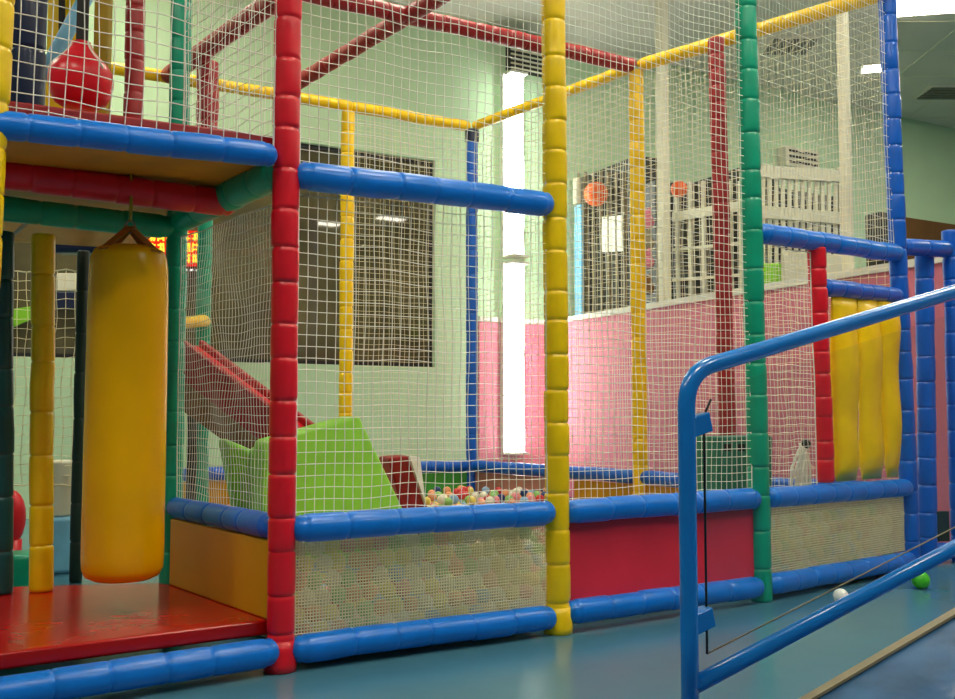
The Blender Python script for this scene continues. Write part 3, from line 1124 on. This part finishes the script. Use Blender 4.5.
c1 = cab('display_cabinet', 'dark', 574, 636, 168, .5, 'dark display cabinet beyond the half wall under the orange globe', 'cabinet', .35)
mb = MB(); mb.prism([hpt(602, 217, .47), hpt(623, 215, .47), hpt(623, 251, .47), hpt(602, 252, .47)], -HN * .025); mb.build('notice_board', M['white'], c1, smooth=False)
for k in range(8):
    upright(578 + k * 7.6, 172, .48, .025, .03, .3).build('upright', M['beige'], c1, smooth=False)
mb = MB(); mb.sphere(hpt(596, 194, .33), .15, 20, 14); g_ = mb.build('globe', M['orange']); tag(g_, 'orange globe on the dark display cabinet beyond the half wall', 'globe')
upright(579, 205, .38, .16, .06, 0).build('banner', M['skyblue'], None, smooth=False, bevel=.02)
tag(bpy.data.objects['banner'], 'tall light blue banner board beyond the half wall next to the yellow front post', 'banner')
mb = MB(); mb.bar(hpt(577, 204.5, .38), hpt(577, 178, .38), .1, .08, 0, HN)
tag(mb.build('lamp_box', M['cream'], smooth=False, bevel=.02), 'cream box on top of the tall light blue banner board', 'box')
c2 = cab('toy_cabinet', 'dark', 641, 656, 182, .4, 'narrow dark cabinet beyond the half wall between yellow post and white column', 'cabinet', .45)
for k, (yy, m) in enumerate(((222, 'pink'), (243, 'beige'), (262, 'pink'), (288, 'brown'))):
    mb = MB(); c = hpt(648, yy, .28)
    mb.sphere(c, .075, 14, 9, 0, (1, .8, 1.0)); mb.sphere(c + UP * .09, .05, 12, 8)
    for q in (-1, 1): mb.sphere(c + UP * .135 + HD * (.035 * q), .02, 8, 6)
    tag(mb.build('plush_toy', M[m]), ['pink plush toy at the top of the narrow dark cabinet', 'beige plush toy below the top pink one in the narrow cabinet', 'pink plush toy second from the bottom in the narrow cabinet', 'brown plush toy at the bottom of the narrow cabinet'][k], 'toy', 'plush toys in the narrow cabinet')
c3 = cab('display_cabinet', 'dark', 672, 742, 178, .5, 'wide dark cabinet with a cream grid front beyond the half wall', 'cabinet', .5)
for x in (677, 690, 703, 716, 729, 740):
    upright(x, 181, .47, .04, .03, .3).build('upright', M['cream'], c3, smooth=False)
for ya, yb, w in ((217, 206, .1), (250, 243, .03), (280, 275, .03)):
    mb = MB(); mb.bar(hpt(673, ya, .46), hpt(741, yb, .46), .03, w); mb.build('crossbar', M['cream'], c3, smooth=False)
mb = MB(); mb.sphere(hpt(679, 189, .33), .09, 14, 9)
tag(mb.build('balloon', M['orange']), 'small orange balloon before the top of the cream grid cabinet', 'balloon')

# white lattice railing between the green and blue posts
lr = root('lattice_screen', hz(P(800, 250, 10), 0), 'cream lattice screen with upright slats beyond the half wall', 'screen')
A, Bq = P(748, 171, 9.6), P(846, 177, 10.2)
for (ya, yb, w) in ((171, 177, .12), (211, 219, .12)):
    mb = MB(); mb.bar(P(748, ya, 9.6), P(846, yb, 10.2), .06, w); mb.build('crossbar', M['cream'], lr, smooth=False)
for k in range(15):
    s_ = k / 14
    mb = MB(); x = 750 + 92 * s_; Yk = 9.6 + .6 * s_
    mb.bar(P(x, 172 + 6 * s_, Yk), P(x, 310, Yk), .035, .03, 0, (0, 1, 0)); mb.build('upright', M['cream'], lr, smooth=False)
for x in (752, 843):
    mb = MB(); mb.bar(P(x, 168, 9.6 + (x - 748) / 98 * .6), hz(P(x, 168, 9.6 + (x - 748) / 98 * .6), 0), .12, .08, 0, (0, 1, 0)); mb.build('post', M['cream'], lr, smooth=False)
a, b = P(757, 184, 10.2), P(838, 184, 10.8)
mb = MB(); mb.slab(hz(a, 0), hz(b, 0), .4, 0, a.z)
tag(mb.build('tall_cabinet', M['dark'], smooth=False, bevel=.02), 'dark cabinet behind the cream lattice screen', 'cabinet')
cab('low_cabinet', 'dark', 864, 880, 213, .45, 'dark cabinet beyond the half wall beside the tall blue post', 'cabinet', .15)
mb = MB(); mb.prism([P(763, 263, 9.3), P(782, 263, 9.3), P(782, 296, 9.3), P(763, 296, 9.3)], (0, .25, 0))
tag(mb.build('crate', M['lime'], smooth=False, bevel=.02), 'lime green box on the far side of the half wall by the green post', 'box')
mb = MB(); mb.prism([P(784, 250, 9.2), P(842, 255, 9.4), P(842, 310, 9.4), P(784, 310, 9.2)], (0, .05, 0))
tag(mb.build('board', M['cream'], smooth=False, bevel=.01), 'cream board before the lattice screen above the pink half wall', 'board')
ac = onplane(793, 161, W0, WN)
mb = MB(); mb.bar(ac + WN * .1 - WD * .35, ac + WN * .1 + WD * .35, .18, .3)
a_ = tag(mb.build('wall_unit', M['cream'], smooth=False, bevel=.02), 'small wall mounted air unit on the green wall above the lattice', 'air unit')
for k in range(3):
    mb = MB(); mb.bar(ac + WN * .2 - WD * .3 + UP * (.08 - .08 * k), ac + WN * .2 + WD * .3 + UP * (.08 - .08 * k), .01, .03); mb.build('slot', M['darkgrid'], a_, smooth=False)

# ------------------------------------------------------------------ ramp and guard rail
Q = P(686.5, 420, 2.3); Q0 = Vector((Q.x, Q.y, 0))
D = ray(2074, -44)
D = D / D.y
DH = Vector((D.x, 1, 0)).normalized()
RN = Vector((DH.y, -DH.x, 0))


def rl(t, z): return Q0 + D * t + UP * z


EZ = .205
mb = MB()
t0 = -EZ / D.z + .02; t1 = 1.9
prof = [rl(t0, EZ), rl(t1, EZ)]
poly = [rl(t0, EZ), rl(t1, EZ), hz(rl(t1, 0), 0), hz(rl(t0, 0), 0)]
mb.prism(poly, RN * 1.3)
rmp = tag(mb.build('ramp', M['ramp'], smooth=False), 'blue sheeted ramp rising beside the blue guard rail', 'ramp')
mb = MB()
a, b = rl(t0, EZ + .004), rl(t1, EZ + .004)
up = D.cross(RN).normalized()
mb.prism([a - RN * .004, b - RN * .004, b + RN * .022, a + RN * .022], UP * .008)
mb.build('edge_strip', M['beige'], rmp, smooth=False)

gr = root('guard_rail', rl(0, EZ), 'blue tubular guard rail with a clear panel on the ramp edge', 'guard rail')
TR = .0205
zt_, zb_ = P(686.5, 372.5, 2.3).z, P(686.5, 687.5, 2.3).z
Du = D.normalized()
path = [rl(0, EZ), rl(0, .5), rl(0, .8)]
corner = rl(0, zt_)
rad = .085
a0 = corner - UP * rad
a2 = corner + Du * rad
for k in range(0, 11):
    s_ = k / 10
    path.append(a0 * (1 - s_) ** 2 + corner * (2 * s_ * (1 - s_)) + a2 * s_ ** 2)
TE = 1.75
end = rl(TE, zt_)
path += [lerp(a2, end, .33), lerp(a2, end, .66), end - Du * rad]
for k in range(1, 11):
    s_ = k / 10
    path.append((end - Du * rad) * (1 - s_) ** 2 + end * (2 * s_ * (1 - s_)) + (end - UP * rad) * s_ ** 2)
path += [rl(TE, .6), rl(TE, EZ)]
mb = MB(); mb.tube(path, TR, 20); mb.build('tube_frame', M['railpaint'], gr)
mb = MB(); mb.tube([rl(0, zb_), rl(TE, zb_)], TR * .98, 20); mb.build('lower_tube', M['railpaint'], gr)
# panel
g = .05 / math.sqrt(1.408 ** 2 + 1) * 1.0
ta, tb_ = .028, TE - .03
zc0, zc1 = zb_ + .055, zt_ - .06
loop = [rl(ta, zc0), rl(tb_, zc0), rl(tb_, zc1), rl(ta + .05, zc1), rl(ta + .03, zc1 - .004), rl(ta + .012, zc1 - .02), rl(ta + .003, zc1 - .045), rl(ta, zc1 - .075)]
n_ = RN * .006
mb = MB(); mb.prism([p - n_ / 2 for p in loop], n_); cpn = mb.build('clear_panel', M['acrylic'], gr, smooth=False)
mb = MB(); mb.tube([rl(ta, zc0), rl(ta, zc1 - .075), rl(ta + .003, zc1 - .045), rl(ta + .012, zc1 - .02)], .003, 6); e_ = mb.build('panel_edge', M['black'], cpn); e_['label'] = 'black upright panel edge'
mb = MB(); mb.tube([rl(ta, zc0), rl(tb_, zc0)], .0022, 6); e_ = mb.build('panel_edge', M['beige'], cpn); e_['label'] = 'pale lower panel edge'
for z in (.965, .52):
    for t_, sg_ in ((.012, 1), (TE - .012, -1)):
        mb = MB(); mb.bar(rl(t_ - .016, z), rl(t_ + .021, z), .034, .046); mb.build('clamp', M['railpaint'], gr, smooth=False, bevel=.004)

# ------------------------------------------------------------------ world and view
w = bpy.data.worlds.new('world'); SC.world = w
w.use_nodes = True
w.node_tree.nodes['Background'].inputs[0].default_value = (.86, .95, .82, 1)
w.node_tree.nodes['Background'].inputs[1].default_value = .09
SC.view_settings.view_transform = 'Standard'
SC.view_settings.look = 'None'
SC.view_settings.exposure = 0.15
SC.view_settings.gamma = 1.0
SC.view_settings.use_curve_mapping = False
